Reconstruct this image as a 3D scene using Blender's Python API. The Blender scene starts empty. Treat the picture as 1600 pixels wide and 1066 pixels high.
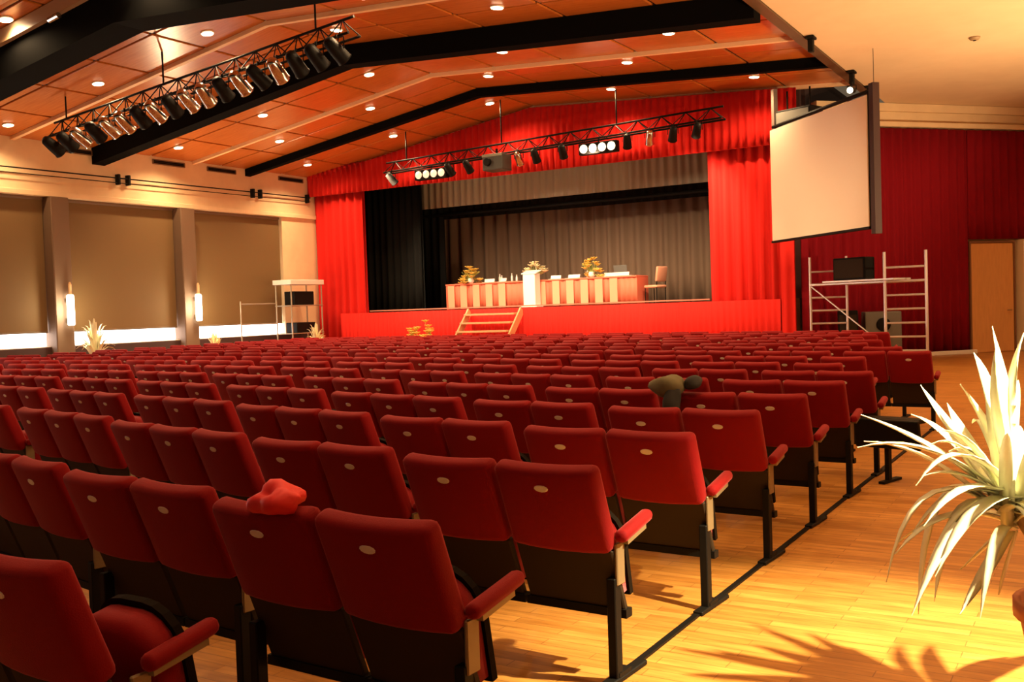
import bpy, bmesh, math, random
from mathutils import Vector, Matrix
random.seed(7)
S = bpy.context.scene
C = S.collection
PI = math.pi

# ------------------------------------------------------------------ camera
EYE = Vector((0, 0, 1.5))
FPX = 1560.0
_y, _p, _r = math.radians(31.0), math.radians(-1.85), math.radians(1.9)
FWD = Vector((-math.sin(_y)*math.cos(_p), math.cos(_y)*math.cos(_p), math.sin(_p)))
_rt = Vector((math.cos(_y), math.sin(_y), 0)); _up = _rt.cross(FWD)
RGT = math.cos(_r)*_rt - math.sin(_r)*_up
UPV = math.sin(_r)*_rt + math.cos(_r)*_up
cam = bpy.data.cameras.new('camera'); cam.sensor_width = 36; cam.lens = FPX/1600*36
cam.clip_start = 0.05; cam.clip_end = 200
co = bpy.data.objects.new('camera', cam); C.objects.link(co)
m = Matrix((RGT, UPV, -FWD)).transposed().to_4x4(); m.translation = EYE
co.matrix_world = m
S.camera = co

def pix(P):
    q = Vector(P) - EYE; d = q.dot(FWD)
    if d < 0.05: return None
    return (800 + FPX*q.dot(RGT)/d, 533 - FPX*q.dot(UPV)/d, d)

# ------------------------------------------------------------------ light and exposure
w = bpy.data.worlds.new('world'); S.world = w; w.use_nodes = True
w.node_tree.nodes['Background'].inputs[0].default_value = (1.0, 0.70, 0.42, 1)
w.node_tree.nodes['Background'].inputs[1].default_value = 0.10
S.view_settings.view_transform = 'Standard'; S.view_settings.look = 'None'
S.view_settings.exposure = 0.32; S.view_settings.gamma = 1
S.view_settings.use_curve_mapping = False
WARM = (1.0, 0.66, 0.34)
DOWN_W = 210.0      # one ceiling downlight
STAGE_W = 900.0     # one stage spot
UP_W = 1200.0       # one added fill lamp beside the aisle
PLANT_W = 1150.0

def lamp(name, kind, loc, energy, color=WARM, target=None, parent=None, **kw):
    d = bpy.data.lights.new(name, kind); d.energy = energy; d.color = color
    for k, v in kw.items(): setattr(d, k, v)
    o = bpy.data.objects.new(name, d); C.objects.link(o)
    o.location = loc
    if target is not None:
        o.rotation_euler = (Vector(target)-Vector(loc)).to_track_quat('-Z', 'Y').to_euler()
    if parent is not None: o.parent = parent
    return o

# ------------------------------------------------------------------ materials
MATS = {}
def mat(name, col, rough=0.6, metal=0.0, emit=None, noise=None, bump=0.0, sheen=0.0, col2=None, stretch=(1,1,1), spec=None, transl=None):
    if name in MATS: return MATS[name]
    M = bpy.data.materials.new(name); M.use_nodes = True
    n = M.node_tree.nodes; l = M.node_tree.links; b = n['Principled BSDF']
    b.inputs['Base Color'].default_value = (*col, 1); b.inputs['Roughness'].default_value = rough
    b.inputs['Metallic'].default_value = metal
    if spec is not None: b.inputs['Specular IOR Level'].default_value = spec
    if sheen:
        b.inputs['Sheen Weight'].default_value = sheen; b.inputs['Sheen Roughness'].default_value = 0.4
        b.inputs['Sheen Tint'].default_value = (1, .25, .25, 1)
    if emit:
        b.inputs['Emission Color'].default_value = (*emit[0], 1); b.inputs['Emission Strength'].default_value = emit[1]
    if noise:
        tc = n.new('ShaderNodeTexCoord'); mp = n.new('ShaderNodeMapping'); nz = n.new('ShaderNodeTexNoise')
        mp.inputs['Scale'].default_value = stretch
        nz.inputs['Scale'].default_value = noise; nz.inputs['Detail'].default_value = 4
        l.new(tc.outputs['Object'], mp.inputs[0]); l.new(mp.outputs[0], nz.inputs['Vector'])
        if col2:
            r = n.new('ShaderNodeValToRGB')
            r.color_ramp.elements[0].position = .3; r.color_ramp.elements[1].position = .7
            r.color_ramp.elements[0].color = (*col, 1); r.color_ramp.elements[1].color = (*col2, 1)
            l.new(nz.outputs['Fac'], r.inputs[0]); l.new(r.outputs[0], b.inputs['Base Color'])
        if bump:
            bp = n.new('ShaderNodeBump'); bp.inputs['Strength'].default_value = bump; bp.inputs['Distance'].default_value = .01
            l.new(nz.outputs['Fac'], bp.inputs['Height']); l.new(bp.outputs[0], b.inputs['Normal'])
    MATS[name] = M
    return M

def parquet():
    M = bpy.data.materials.new('parquet'); M.use_nodes = True
    n = M.node_tree.nodes; l = M.node_tree.links; b = n['Principled BSDF']
    tc = n.new('ShaderNodeTexCoord'); mp = n.new('ShaderNodeMapping')
    br = n.new('ShaderNodeTexBrick'); nz = n.new('ShaderNodeTexNoise'); mp2 = n.new('ShaderNodeMapping')
    l.new(tc.outputs['Object'], mp.inputs[0]); l.new(mp.outputs[0], br.inputs['Vector'])
    br.inputs['Scale'].default_value = 1.0
    br.inputs['Color1'].default_value = (.62, .30, .07, 1); br.inputs['Color2'].default_value = (.46, .205, .04, 1)
    br.inputs['Mortar'].default_value = (.30, .13, .03, 1); br.inputs['Mortar Size'].default_value = .0022
    br.inputs['Brick Width'].default_value = .55; br.inputs['Row Height'].default_value = .075
    mp2.inputs['Scale'].default_value = (2.2, 16, 1)
    nz.inputs['Scale'].default_value = 1.6; nz.inputs['Detail'].default_value = 5
    l.new(tc.outputs['Object'], mp2.inputs[0]); l.new(mp2.outputs[0], nz.inputs['Vector'])
    mx = n.new('ShaderNodeMix'); mx.data_type = 'RGBA'; mx.blend_type = 'MULTIPLY'; mx.inputs[0].default_value = .75
    rp = n.new('ShaderNodeValToRGB'); rp.color_ramp.elements[0].position = .3; rp.color_ramp.elements[1].position = .7
    rp.color_ramp.elements[0].color = (.62, .50, .38, 1); rp.color_ramp.elements[1].color = (1.15, 1.1, 1.05, 1)
    l.new(nz.outputs['Fac'], rp.inputs[0])
    l.new(br.outputs['Color'], mx.inputs[6]); l.new(rp.outputs[0], mx.inputs[7])
    l.new(mx.outputs[2], b.inputs['Base Color'])
    b.inputs['Roughness'].default_value = .38; b.inputs['Specular IOR Level'].default_value = .35
    return M
MATS['parquet'] = parquet()
SEAT = mat('seat_fabric', (.215, .002, .003), .75, noise=220, bump=.15, sheen=.35, spec=.15)
CURT = mat('curtain_red', (.62, .018, .012), .8, noise=60, bump=.1, sheen=.15, spec=.15)
CURT2 = mat('curtain_crimson', (.24, .006, .014), .85, noise=60, bump=.1, spec=.1)
BLACK = mat('black_metal', (.007, .006, .005), .55, spec=.14)
SHELL = mat('seat_shell', (.026, .015, .006), .7, spec=.25, noise=40, bump=.05)
PLATE = mat('plate', (.72, .66, .58), .35)
BRACK = mat('bracket_metal', (.42, .36, .26), .38, metal=.5)
CREAM = mat('cream_plaster', (.80, .61, .37), .85, noise=3, col2=(.74, .55, .33), bump=.02)
CEILC = mat('cream_ceiling', (.80, .60, .37), .85, noise=2.0, col2=(.76, .56, .34))
WOOD = mat('ceiling_wood', (.58, .17, .030), .26, noise=3.0, col2=(.47, .125, .020), stretch=(.6, 7, 1), spec=.4)
JOINT = mat('ceiling_backing', (.03, .012, .006), .7)
TRIM = mat('cream_trim', (.90, .62, .36), .5)
TAN = mat('blind_fabric', (.17, .098, .034), .8, noise=30, bump=.05)
PILL = mat('pillar_paint', (.16, .095, .055), .7)
DARKW = mat('dark_wall', (.05, .02, .018), .8)
GREYC = mat('grey_curtain', (.25, .155, .095), .85, noise=40, bump=.1)
BLKC = mat('black_curtain', (.010, .010, .009), .9, noise=40, bump=.1, spec=.1)
BORD = mat('grey_border', (.34, .30, .22), .85, noise=40, bump=.1)
STAGEF = mat('stage_boards', (.16, .085, .04), .5, noise=4, stretch=(1, 8, 1), col2=(.11, .055, .025))
SCREEN = mat('screen_cloth', (.92, .80, .62), .7)
ALU = mat('aluminium', (.78, .72, .70), .32, metal=.55)
STEEL = mat('chrome', (.70, .68, .64), .18, metal=1.0)
DOORW = mat('door_wood', (.78, .40, .13), .45, noise=3, stretch=(8, 1, 1), col2=(.70, .35, .11))
WHITE = mat('white_paint', (.85, .80, .72), .5)
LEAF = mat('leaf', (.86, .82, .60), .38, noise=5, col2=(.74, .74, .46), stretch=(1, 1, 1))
LEAFG = mat('leaf_green', (.35, .42, .10), .45)
TERRA = mat('terracotta', (.50, .16, .06), .6, noise=12, bump=.05, col2=(.44, .14, .05))
SOIL = mat('soil', (.05, .03, .02), .9)
TABLE = mat('table_cloth', (.80, .16, .085), .7, noise=50, bump=.05)
PLEAT = mat('pale_pleat', (.80, .34, .20), .7)
YEL = mat('yellow_flower', (.85, .58, .12), .5)
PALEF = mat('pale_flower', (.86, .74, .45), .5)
STAIRW = mat('stair_wood', (.72, .42, .22), .5, noise=5, stretch=(1, 8, 1), col2=(.64, .36, .18))
GREYB = mat('grey_box', (.16, .16, .14), .55)
REDCL = mat('bright_red_cloth', (.80, .018, .014), .6, noise=30, bump=.1)
OLIVE = mat('olive_cloth', (.13, .105, .045), .85, noise=40, bump=.2)
LAMPE = mat('lamp_glow', (1, .9, .7), .4, emit=((1, .80, .52), 14))
LAMPW = mat('wall_lamp_glow', (1, .95, .85), .4, emit=((1, .90, .66), 7))
WINE = mat('window_daylight', (1, 1, 1), .4, emit=((1, .95, .93), 6))
BLIND_LAMP = mat('blinder_lamp', (1, .9, .7), .4, emit=((1, .74, .50), 2.2))
BLIND_DIM = mat('blinder_lamp_dim', (1, .9, .7), .4, emit=((1, .66, .44), .7))
GLASSL = mat('lens', (.30, .28, .25), .08, metal=.9)
BEIGE = mat('beam_flange', (.40, .26, .14), .5)

# ------------------------------------------------------------------ mesh helpers
def T(loc=(0,0,0), rx=0, ry=0, rz=0, s=(1,1,1)):
    return Matrix.Translation(loc) @ Matrix.Rotation(rz, 4, 'Z') @ Matrix.Rotation(ry, 4, 'Y') @ Matrix.Rotation(rx, 4, 'X') @ Matrix.Diagonal((*s, 1))
def box(bm, size, mtx=None, bevel=0, seg=1):
    r = bmesh.ops.create_cube(bm, size=1)
    vs = r['verts']
    for v in vs: v.co = Vector((v.co.x*size[0], v.co.y*size[1], v.co.z*size[2]))
    if bevel:
        es = list({e for v in vs for e in v.link_edges})
        g = bmesh.ops.bevel(bm, geom=es, offset=bevel, segments=seg, profile=.5, affect='EDGES')
        vs = list({v for f in g['faces'] for v in f.verts} | {v for v in vs if v.is_valid})
    if mtx is not None: bmesh.ops.transform(bm, matrix=mtx, verts=vs)
    return vs
def aabox(bm, x0, x1, y0, y1, z0, z1, bevel=0, seg=1):
    return box(bm, (abs(x1-x0), abs(y1-y0), abs(z1-z0)), Matrix.Translation(((x0+x1)/2, (y0+y1)/2, (z0+z1)/2)), bevel, seg)
def tube(bm, a, b, r, n=8, r2=None):
    a = Vector(a); b = Vector(b); d = b-a
    q = d.to_track_quat('Z', 'Y').to_matrix().to_4x4(); q.translation = (a+b)/2
    bmesh.ops.create_cone(bm, cap_ends=True, segments=n, radius1=r, radius2=r if r2 is None else r2, depth=d.length, matrix=q)
def lathe(bm, prof, n=20, mtx=None):
    rings = []
    for (r, z) in prof:
        rings.append([bm.verts.new((r*math.cos(2*PI*i/n), r*math.sin(2*PI*i/n), z)) for i in range(n)])
    for a, b in zip(rings, rings[1:]):
        for i in range(n): bm.faces.new((a[i], a[(i+1)%n], b[(i+1)%n], b[i]))
    bm.faces.new(rings[0][::-1]); bm.faces.new(rings[-1])
    if mtx is not None: bmesh.ops.transform(bm, matrix=mtx, verts=[v for r in rings for v in r])
def blob(bm, r, mtx, sub=2):
    bmesh.ops.create_icosphere(bm, subdivisions=sub, radius=r, matrix=mtx)
def B(): return bmesh.new()
def mesh(bm, name, material, smooth=False):
    bmesh.ops.recalc_face_normals(bm, faces=bm.faces)
    me = bpy.data.meshes.new(name); bm.to_mesh(me); bm.free()
    for mm in (material if isinstance(material, (list, tuple)) else [material]): me.materials.append(mm)
    if smooth:
        for p in me.polygons: p.use_smooth = True
    return me
def ob(name, data, parent=None, loc=None):
    o = bpy.data.objects.new(name, data); C.objects.link(o)
    if parent is not None: o.parent = parent
    if loc is not None: o.location = loc
    return o
def part(name, bm, material, parent=None, smooth=False):
    return ob(name, mesh(bm, name, material, smooth), parent)
def tag(o, label, cat=None, group=None, kind=None):
    if label: o['label'] = label
    if cat: o['category'] = cat
    if group: o['group'] = group
    if kind: o['kind'] = kind
    return o
def thing(name, label, cat, loc=(0,0,0), rz=0, group=None):
    o = bpy.data.objects.new(name, None); C.objects.link(o); o.empty_display_size = .1
    o.location = loc; o.rotation_euler = (0, 0, rz)
    return tag(o, label, cat, group)
def struct(name, bm, material, label=None, parent=None, smooth=False):
    o = part(name, bm, material, parent, smooth)
    if parent is None: o['kind'] = 'structure'
    if label: o['label'] = label
    return o
ORD = ['zeroth','first','second','third','fourth','fifth','sixth','seventh','eighth','ninth','tenth','eleventh','twelfth','thirteenth','fourteenth','fifteenth','sixteenth','seventeenth','eighteenth','nineteenth','twentieth']
def ordn(n):
    if n <= 20: return ORD[n]
    t = {2:'twenty',3:'thirty',4:'forty'}[n//10]
    return t+'-'+ORD[n%10] if n % 10 else t[:-1]+'ieth'
def drape(bm, x0, x1, z0, z1, y=0, amp=.05, pitch=.22, th=.02, nz=4, seed=0, flare=1.0):
    """pleated cloth hanging in the x-z plane, pleats as real waves, closed with a back face"""
    rnd = random.Random(seed)
    n = max(4, int(abs(x1-x0)/pitch*6)); ph = 0; pts = []
    for i in range(n+1):
        t = i/n; x = x0+(x1-x0)*t
        ph += 2*PI/6*rnd.uniform(.75, 1.25)
        pts.append((x, amp*math.sin(ph)*rnd.uniform(.7, 1.2)))
    rows = []
    for k in range(nz+1):
        z = z1+(z0-z1)*k/nz; f = .45+.55*flare*(k/nz)**.5
        rows.append([bm.verts.new((x, y+d*f, z)) for x, d in pts])
    back = [[bm.verts.new((x, y+amp+th, z)) for x, d in pts] for z in (z1, z0)]
    for a, b in zip(rows, rows[1:]):
        for i in range(n): bm.faces.new((a[i], a[i+1], b[i+1], b[i]))
    for i in range(n):
        bm.faces.new((back[0][i], back[1][i], back[1][i+1], back[0][i+1]))
        bm.faces.new((rows[0][i], back[0][i], back[0][i+1], rows[0][i+1]))
        bm.faces.new((rows[-1][i], rows[-1][i+1], back[1][i+1], back[1][i]))

# ------------------------------------------------------------------ setting
XL, XR, XE = -21.5, 7.5, -4.85         # left wall, right wall, edge of the wooden ceiling
YS, ZS = 24.0, 1.53                    # stage front, stage floor
RIDGE = (-13.4, 7.0); EDGEZ = 6.45; LEFTZ = 5.80
def ceil_z(x):
    if x <= RIDGE[0]: return RIDGE[1]-(RIDGE[0]-x)*(RIDGE[1]-LEFTZ)/(RIDGE[0]-XL)
    return RIDGE[1]-(x-RIDGE[0])*(RIDGE[1]-EDGEZ)/(XE-RIDGE[0])
def slope_at(x):
    return math.atan((RIDGE[1]-LEFTZ)/(RIDGE[0]-XL)) if x <= RIDGE[0] else -math.atan((RIDGE[1]-EDGEZ)/(XE-RIDGE[0]))

bm = B(); aabox(bm, XL-.2, XR, -3, 31, -.12, 0); struct('floor', bm, MATS['parquet'], 'honey coloured parquet floor with a warm pool of light')

# wooden ceiling: dark backing with separate wood panels under it
bm = B()
for x0, x1 in ((XL, RIDGE[0]), (RIDGE[0], XE)):
    q = []
    for z in (0.03, .15):
        q.append([bm.verts.new((x, y, ceil_z(x)+z)) for x, y in ((x0, 2), (x1, 2), (x1, YS+.6), (x0, YS+.6))])
    a, b = q
    bm.faces.new(a); bm.faces.new(b[::-1])
    for i in range(4): bm.faces.new((a[i], b[i], b[(i+1)%4], a[(i+1)%4]))
ceiling = struct('ceiling', bm, JOINT, 'red-brown wood panelled ceiling falling to both sides of a ridge')
BAYS = [2.0, 3.3, 4.65, 6.0, 7.35, 8.7, 10.0, 11.3, 12.55, 13.85, 15.0, 16.3, 17.7, 19.1, 20.1, 21.1, 22.5, 23.9]
NPAN = 5
pan_mesh = {}
for side, (x0, x1) in enumerate(((XL, RIDGE[0]), (RIDGE[0], XE))):
    L = (x1-x0)/math.cos(slope_at((x0+x1)/2)); pw = L/NPAN
    for j in range(len(BAYS)-1):
        d = BAYS[j+1]-BAYS[j]; key = (side, round(d, 2))
        if key not in pan_mesh:
            bm = B(); box(bm, (pw-.075, d-.06, .04), None, .006); pan_mesh[key] = mesh(bm, 'ceiling_panel', WOOD)
        for i in range(NPAN):
            xc = x0+(i+.5)*(x1-x0)/NPAN
            o = ob('ceiling_panel', pan_mesh[key], ceiling, (xc, (BAYS[j]+BAYS[j+1])/2, ceil_z(xc)+.01))
            o.rotation_euler = (0, -slope_at(xc), 0)

def along_ceiling(bm, y0, y1, drop0, drop1, x0=XL, x1=XE):
    """prism following the ceiling profile between two drops below it"""
    xs = [x0, RIDGE[0], x1]
    secs = []
    for x in xs:
        z = ceil_z(x)
        secs.append([bm.verts.new(p) for p in ((x, y0, z-drop0), (x, y1, z-drop0), (x, y1, z-drop1), (x, y0, z-drop1))])
    for a, b in zip(secs, secs[1:]):
        for i in range(4): bm.faces.new((a[i], a[(i+1)%4], b[(i+1)%4], b[i]))
    bm.faces.new(secs[0][::-1]); bm.faces.new(secs[-1])
tn = 1
for y in (9.7, 13.85, 19.1, 23.9):
    bm = B(); along_ceiling(bm, y-.05, y+.05, 0, .09); struct('trim_%d' % tn, bm, TRIM, 'pale trim strip across the wooden ceiling'); tn += 1
for y, wd, dr, lab in ((10.75, .30, .80, 'nearest'), (16.1, .18, .42, 'middle'), (21.1, .10, .22, 'farthest, thinnest')):
    r = thing('ceiling_beam', 'long black beam under the wooden ceiling, the %s of three' % lab, 'beam', group='black ceiling beams')
    bm = B(); along_ceiling(bm, y-wd, y+wd, .02, dr); part('duct', bm, mat('duct_black', (.004, .004, .004), .85, spec=.03), r)
    if wd > .25:
        bm = B(); along_ceiling(bm, y-wd-.10, y-wd-.004, .03, .26); f = part('flange', bm, BEIGE, r); tag(f, 'beige flange')
        for i in range(9):
            xx = -20+i*1.75
            bm = B(); tube(bm, (xx, y-wd-.17, ceil_z(xx)-.36), (xx+.25, y-wd-.17, ceil_z(xx+.25)-.36), .05, 10); part('floodlight', bm, GLASSL, r)
# cream side ceiling
bm = B(); aabox(bm, XE+.2, XR, -3, 31, 6.2, 6.4); struct('ceiling.001', bm, CEILC, 'plain cream ceiling over the side aisle')
bm = B(); aabox(bm, XE, XE+.19, 2, 24.4, 6.17, 6.85); struct('trim_%d' % tn, bm, mat('edge_dark', (.10, .05, .02), .5), 'dark edge where wooden and cream ceilings meet'); tn += 1

# left wall
bm = B(); aabox(bm, XL-.3, XL, -3, YS+.3, 0, .95); struct('wall_left', bm, DARKW, 'dark low wall below the windows')
bm = B(); aabox(bm, XL-.3, XL+.06, -3, YS+.3, 4.55, 5.82); aabox(bm, XL-.3, XL+.12, -3, YS+.3, 4.50, 4.62, .01)
struct('wall_left_upper', bm, CREAM, 'cream upper wall above the blinds')
bm = B(); aabox(bm, XL-.3, XL+.02, 22.45, YS+.3, .95, 4.55); struct('wall_left_corner', bm, CREAM, 'cream strip of wall beside the stage')
PY = [7.3, 11.1, 14.88, 18.7]
for i, y in enumerate(PY):
    bm = B(); aabox(bm, XL-.3, XL+.22, y-.24, y+.24, 0, 4.5, .02); struct('trim_%d' % tn, bm, PILL, 'brown pillar between two blinds'); tn += 1
edges = [3.5]+PY+[22.45]
blind_lab = {3: 'tan roller blind, between the two brown pillars', 4: 'tan roller blind beside the cream wall strip near stage', 2: 'tan roller blind, leftmost, cut by the picture edge'}
for i, (a, b) in enumerate(zip(edges, edges[1:])):
    y0, y1 = a+(.24 if i else 0), b-(.24 if i < 4 else 0)
    bm = B(); aabox(bm, XL-.24, XL-.2, y0, y1, .95, 1.55); wn = struct('window_%d' % (i+1), bm, WINE, 'bright window strip below a blind')
    bm = B(); aabox(bm, XL-.2, XL-.02, y0, y1, .93, .97); struct('window_sill', bm, WHITE, None, wn)
    if i < 2: continue
    r = thing('roller_blind', blind_lab[i], 'blind', (XL-.1, (y0+y1)/2, 0), 0, 'roller blinds')
    h = (y1-y0)/2-.02
    bm = B(); aabox(bm, -.012, .012, -h, h, 1.33, 4.45); part('fabric', bm, TAN, r)
    bm = B(); aabox(bm, -.02, .02, -h, h, 1.29, 1.335, .006); part('bottom_bar', bm, mat('blind_bar', (.16, .11, .06), .5), r)
    bm = B(); tube(bm, (0, -h, 4.47), (0, h, 4.47), .05, 10); part('roller', bm, PILL, r)
for i, y in enumerate((12.6, 15.4, 18.26, 20.1, 22.87)):
    r = thing('air_vent', 'dark slot vent at the cream wall top, %s from the stage' % ORD[5-i], 'vent', (XL+.075, y, 5.66), 0, 'slot vents along the cream wall')
    bm = B()
    for z in (.055, -.055): aabox(bm, -.013, .02, -.52, .52, z-.012, z+.012)
    for yy in (-.52, .52): aabox(bm, -.013, .02, yy-.012, yy+.012, -.055, .055)
    part('frame', bm, mat('vent_frame', (.20, .12, .06), .5), r)
    bm = B(); aabox(bm, -.013, -.004, -.5, .5, -.05, .05); part('slot', bm, BLACK, r)
    bm = B(); aabox(bm, -.003, .012, -.5, .5, -.006, .006); part('slat', bm, SHELL, r)
r = thing('cable_rail', 'thin dark cable rail along the cream wall above the blinds', 'rail', (XL+.17, 0, 0))
bm = B(); tube(bm, (0, 3, 5.02), (0, 23.6, 5.15), .016, 6); part('cable', bm, BLACK, r)
bm = B(); tube(bm, (0, 3, 4.90), (0, 23.6, 5.03), .010, 6); part('cable', bm, BLACK, r)
for y in (12.9, 13.2, 16.6, 16.9, 21.2, 21.5, 23.5):
    bm = B(); aabox(bm, -.11, .03, y-.035, y+.035, 4.86+.0063*(y-3), 5.12+.0063*(y-3), .01); part('bracket', bm, BLACK, r)

# stage
XO0, XO1, ZO = -19.5, -8.55, 5.18       # proscenium opening
bm = B(); aabox(bm, XL-.3, -6.4, YS+.12, 31, 0, ZS); struct('stage_platform', bm, STAGEF, 'raised stage floor of dark boards')
bm = B(); aabox(bm, XL-.3, -6.2, 30.4, 30.6, 0, 7); struct('wall_back', bm, DARKW, 'dark wall behind the stage curtains')
bm = B(); aabox(bm, XL-.3, XL-.1, YS+.3, 30.4, 0, 7); struct('wall_stage_left', bm, DARKW)
bm = B(); aabox(bm, -6.4, -6.25, YS+.45, 30.4, 0, 7); struct('wall_stage_right', bm, DARKW)
bm = B(); aabox(bm, XL-.3, -6.25, YS+.3, 30.6, 6.9, 7.1); struct('ceiling_stage', bm, DARKW)
bm = B(); aabox(bm, XL, XO0-.3, YS+.14, YS+.28, ZS, 7.0); aabox(bm, XO1+.3, -6.3, YS+.14, YS+.28, ZS, 7.0); aabox(bm, XO0-.3, XO1+.3, YS+.14, YS+.28, ZO+.3, 7.2)
struct('wall_proscenium', bm, DARKW, 'wall around the stage opening behind the red drapes')
bm = B(); drape(bm, XL+.05, XO0, .35, 5.6, YS-.13, .11, .30, seed=1); tag(part('stage_drape', bm, CURT, smooth=True), 'tall pleated red drape at the left side of the stage', 'curtain', 'red side drapes of the stage')
bm = B(); drape(bm, XO1, -6.75, .35, 5.6, YS-.13, .11, .30, seed=2); tag(part('stage_drape', bm, CURT, smooth=True), 'tall pleated red drape at the right side of stage', 'curtain', 'red side drapes of the stage')
bm = B(); drape(bm, -6.72, -6.38, .0, 2.95, YS-.34, .035, .2, seed=12); tag(part('stage_drape', bm, CURT, smooth=True), 'narrow bright red drape beside the right stage drape', 'curtain')
bm = B(); drape(bm, XL+.05, -6.25, ZO, 6.5, YS-.42, .05, .2, seed=3, nz=3)
for v in bm.verts:
    if v.co.z > 6.3: v.co.z = ceil_z(v.co.x)-.10
tag(part('valance', bm, CURT, smooth=True), 'long pleated red valance hanging across the top of stage', 'curtain')
bm = B(); drape(bm, XO0-.9, XO1+1.8, .02, ZS-.01, YS-.28, .035, .16, seed=4, nz=2); tag(part('stage_skirt', bm, CURT, smooth=True), 'pleated red cloth covering the front of the stage platform', 'skirt')
bm = B(); aabox(bm, XO0+.05, XO1-.05, YS-.02, YS+.11, ZS+.025, ZS+.06); struct('trim_%d' % tn, bm, mat('stage_edge', (.55, .20, .13), .5), 'stage edge strip'); tn += 1
bm = B(); drape(bm, -20.9, -7.2, ZS+.01, 5.4, 29.0, .13, .46, seed=5); tag(part('backdrop_curtain', bm, GREYC, smooth=True), 'brownish grey pleated curtain at the back of the stage', 'curtain')
for k, (xa, xb, y) in enumerate(((-20.6, -18.35, 25.3), (-20.9, -18.7, 27.0))):
    bm = B(); drape(bm, xa, xb, ZS+.01, 5.6, y, .06, .26, seed=6+k); tag(part('wing_curtain', bm, BLKC, smooth=True), 'black side curtain at the left of stage, %s one' % ('front' if k == 0 else 'rear'), 'curtain', 'black side curtains')
for k, (xa, xb, y) in enumerate(((-8.7, -7.0, 25.3),)):
    bm = B(); drape(bm, xa, xb, ZS+.01, 5.6, y, .06, .26, seed=9+k); tag(part('wing_curtain', bm, BLKC, smooth=True), 'black side curtain at the right edge of stage', 'curtain', 'black side curtains')
bm = B(); drape(bm, -20.4, -7.0, 4.78, 6.895, 26.2, .04, .24, seed=10, nz=2); tag(part('stage_border', bm, BORD, smooth=True), 'grey border curtain hanging below the red valance', 'curtain')
bm = B(); drape(bm, -20.4, -7.0, 4.55, 6.895, 27.6, .05, .3, seed=11, nz=2); tag(part('stage_border', bm, BLKC, smooth=True), 'black border curtain behind the grey one', 'curtain')
bm = B(); tube(bm, (-20.4, 26.9, 4.62), (-7.2, 26.9, 4.62), .05, 8); tag(part('stage_batten', bm, BLACK), 'black pipe hanging across the stage under the borders', 'pipe')

# splayed wall right of the stage
A0 = Vector((-6.2, 24.08, 0)); DIR = Vector((.669, .743, 0)).normalized(); ANG = math.atan2(DIR.y, DIR.x)
def wallpt(s, off=0, z=0):   # off > 0 towards the hall
    nrm = Vector((DIR.y, -DIR.x, 0)); return A0+DIR*s+nrm*off+Vector((0, 0, z))
LW = 9.0
sw = B(); aabox(sw, .35, LW, .02, .2, 0, 6.2)
o = struct('wall_right_front', sw, CREAM, 'cream splayed wall behind the crimson curtain'); o.location = A0; o.rotation_euler.z = ANG
bm = B(); aabox(bm, 0.3, LW, -.16, .02, 5.62, 5.74, .01); aabox(bm, .3, LW, -.10, .02, 6.0, 6.19)
o = struct('trim_%d' % tn, bm, CREAM, 'cream cornice above the crimson curtain'); o.location = A0; o.rotation_euler.z = ANG; tn += 1
S_DOOR0, S_DOOR1 = 4.66, 5.98
bm = B(); drape(bm, -.2, S_DOOR0-.06, .06, 5.58, -.12, .05, .26, seed=20)
o = tag(part('wall_curtain', bm, CURT2, smooth=True), 'dark crimson pleated curtain on the wall behind the scaffold', 'curtain'); o.location = A0; o.rotation_euler.z = ANG
bm = B(); drape(bm, S_DOOR0-.04, LW, 2.86, 5.58, -.12, .05, .26, seed=21)
o = tag(part('wall_curtain', bm, CURT2, smooth=True), 'dark crimson pleated curtain hanging above the wooden door', 'curtain'); o.location = A0; o.rotation_euler.z = ANG
bm = B(); aabox(bm, 0.9, S_DOOR0-.05, -.34, -.24, .0, .10, .01)
o = tag(part('skirting_board', bm, WHITE), 'white board lying at the foot of the crimson curtain', 'board'); o.location = A0; o.rotation_euler.z = ANG
bm = B(); aabox(bm, S_DOOR0, S_DOOR1, -.10, -.04, 0.005, 2.76, .008)
dr = struct('door_1', bm, DOORW, 'plain orange wooden door beside the crimson curtain'); dr.location = A0; dr.rotation_euler.z = ANG
bm = B()
for xx in (S_DOOR0-.05, S_DOOR1): aabox(bm, xx, xx+.05, -.12, .01, 0, 2.81)
aabox(bm, S_DOOR0, S_DOOR1, -.12, .01, 2.762, 2.81)
struct('door_frame', bm, mat('frame_brown', (.20, .09, .04), .5), None, dr)
bm = B(); tube(bm, (S_DOOR1-.12, -.10, 1.05), (S_DOOR1-.12, -.16, 1.05), .015, 8); tube(bm, (S_DOOR1-.12, -.16, 1.05), (S_DOOR1-.26, -.16, 1.05), .013, 8)
struct('door_handle', bm, STEEL, None, dr)
bm = B(); aabox(bm, S_DOOR1+.14, LW, -.30, .02, 0, 2.84, .01)
o = struct('trim_%d' % tn, bm, mat('pale_panel', (.92, .82, .60), .6), 'pale lit panel right of the wooden door'); o.location = A0; o.rotation_euler.z = ANG; tn += 1
bm = B(); aabox(bm, XR, XR+.2, -3, 31, 0, 6.4); struct('wall_right', bm, CREAM)

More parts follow.
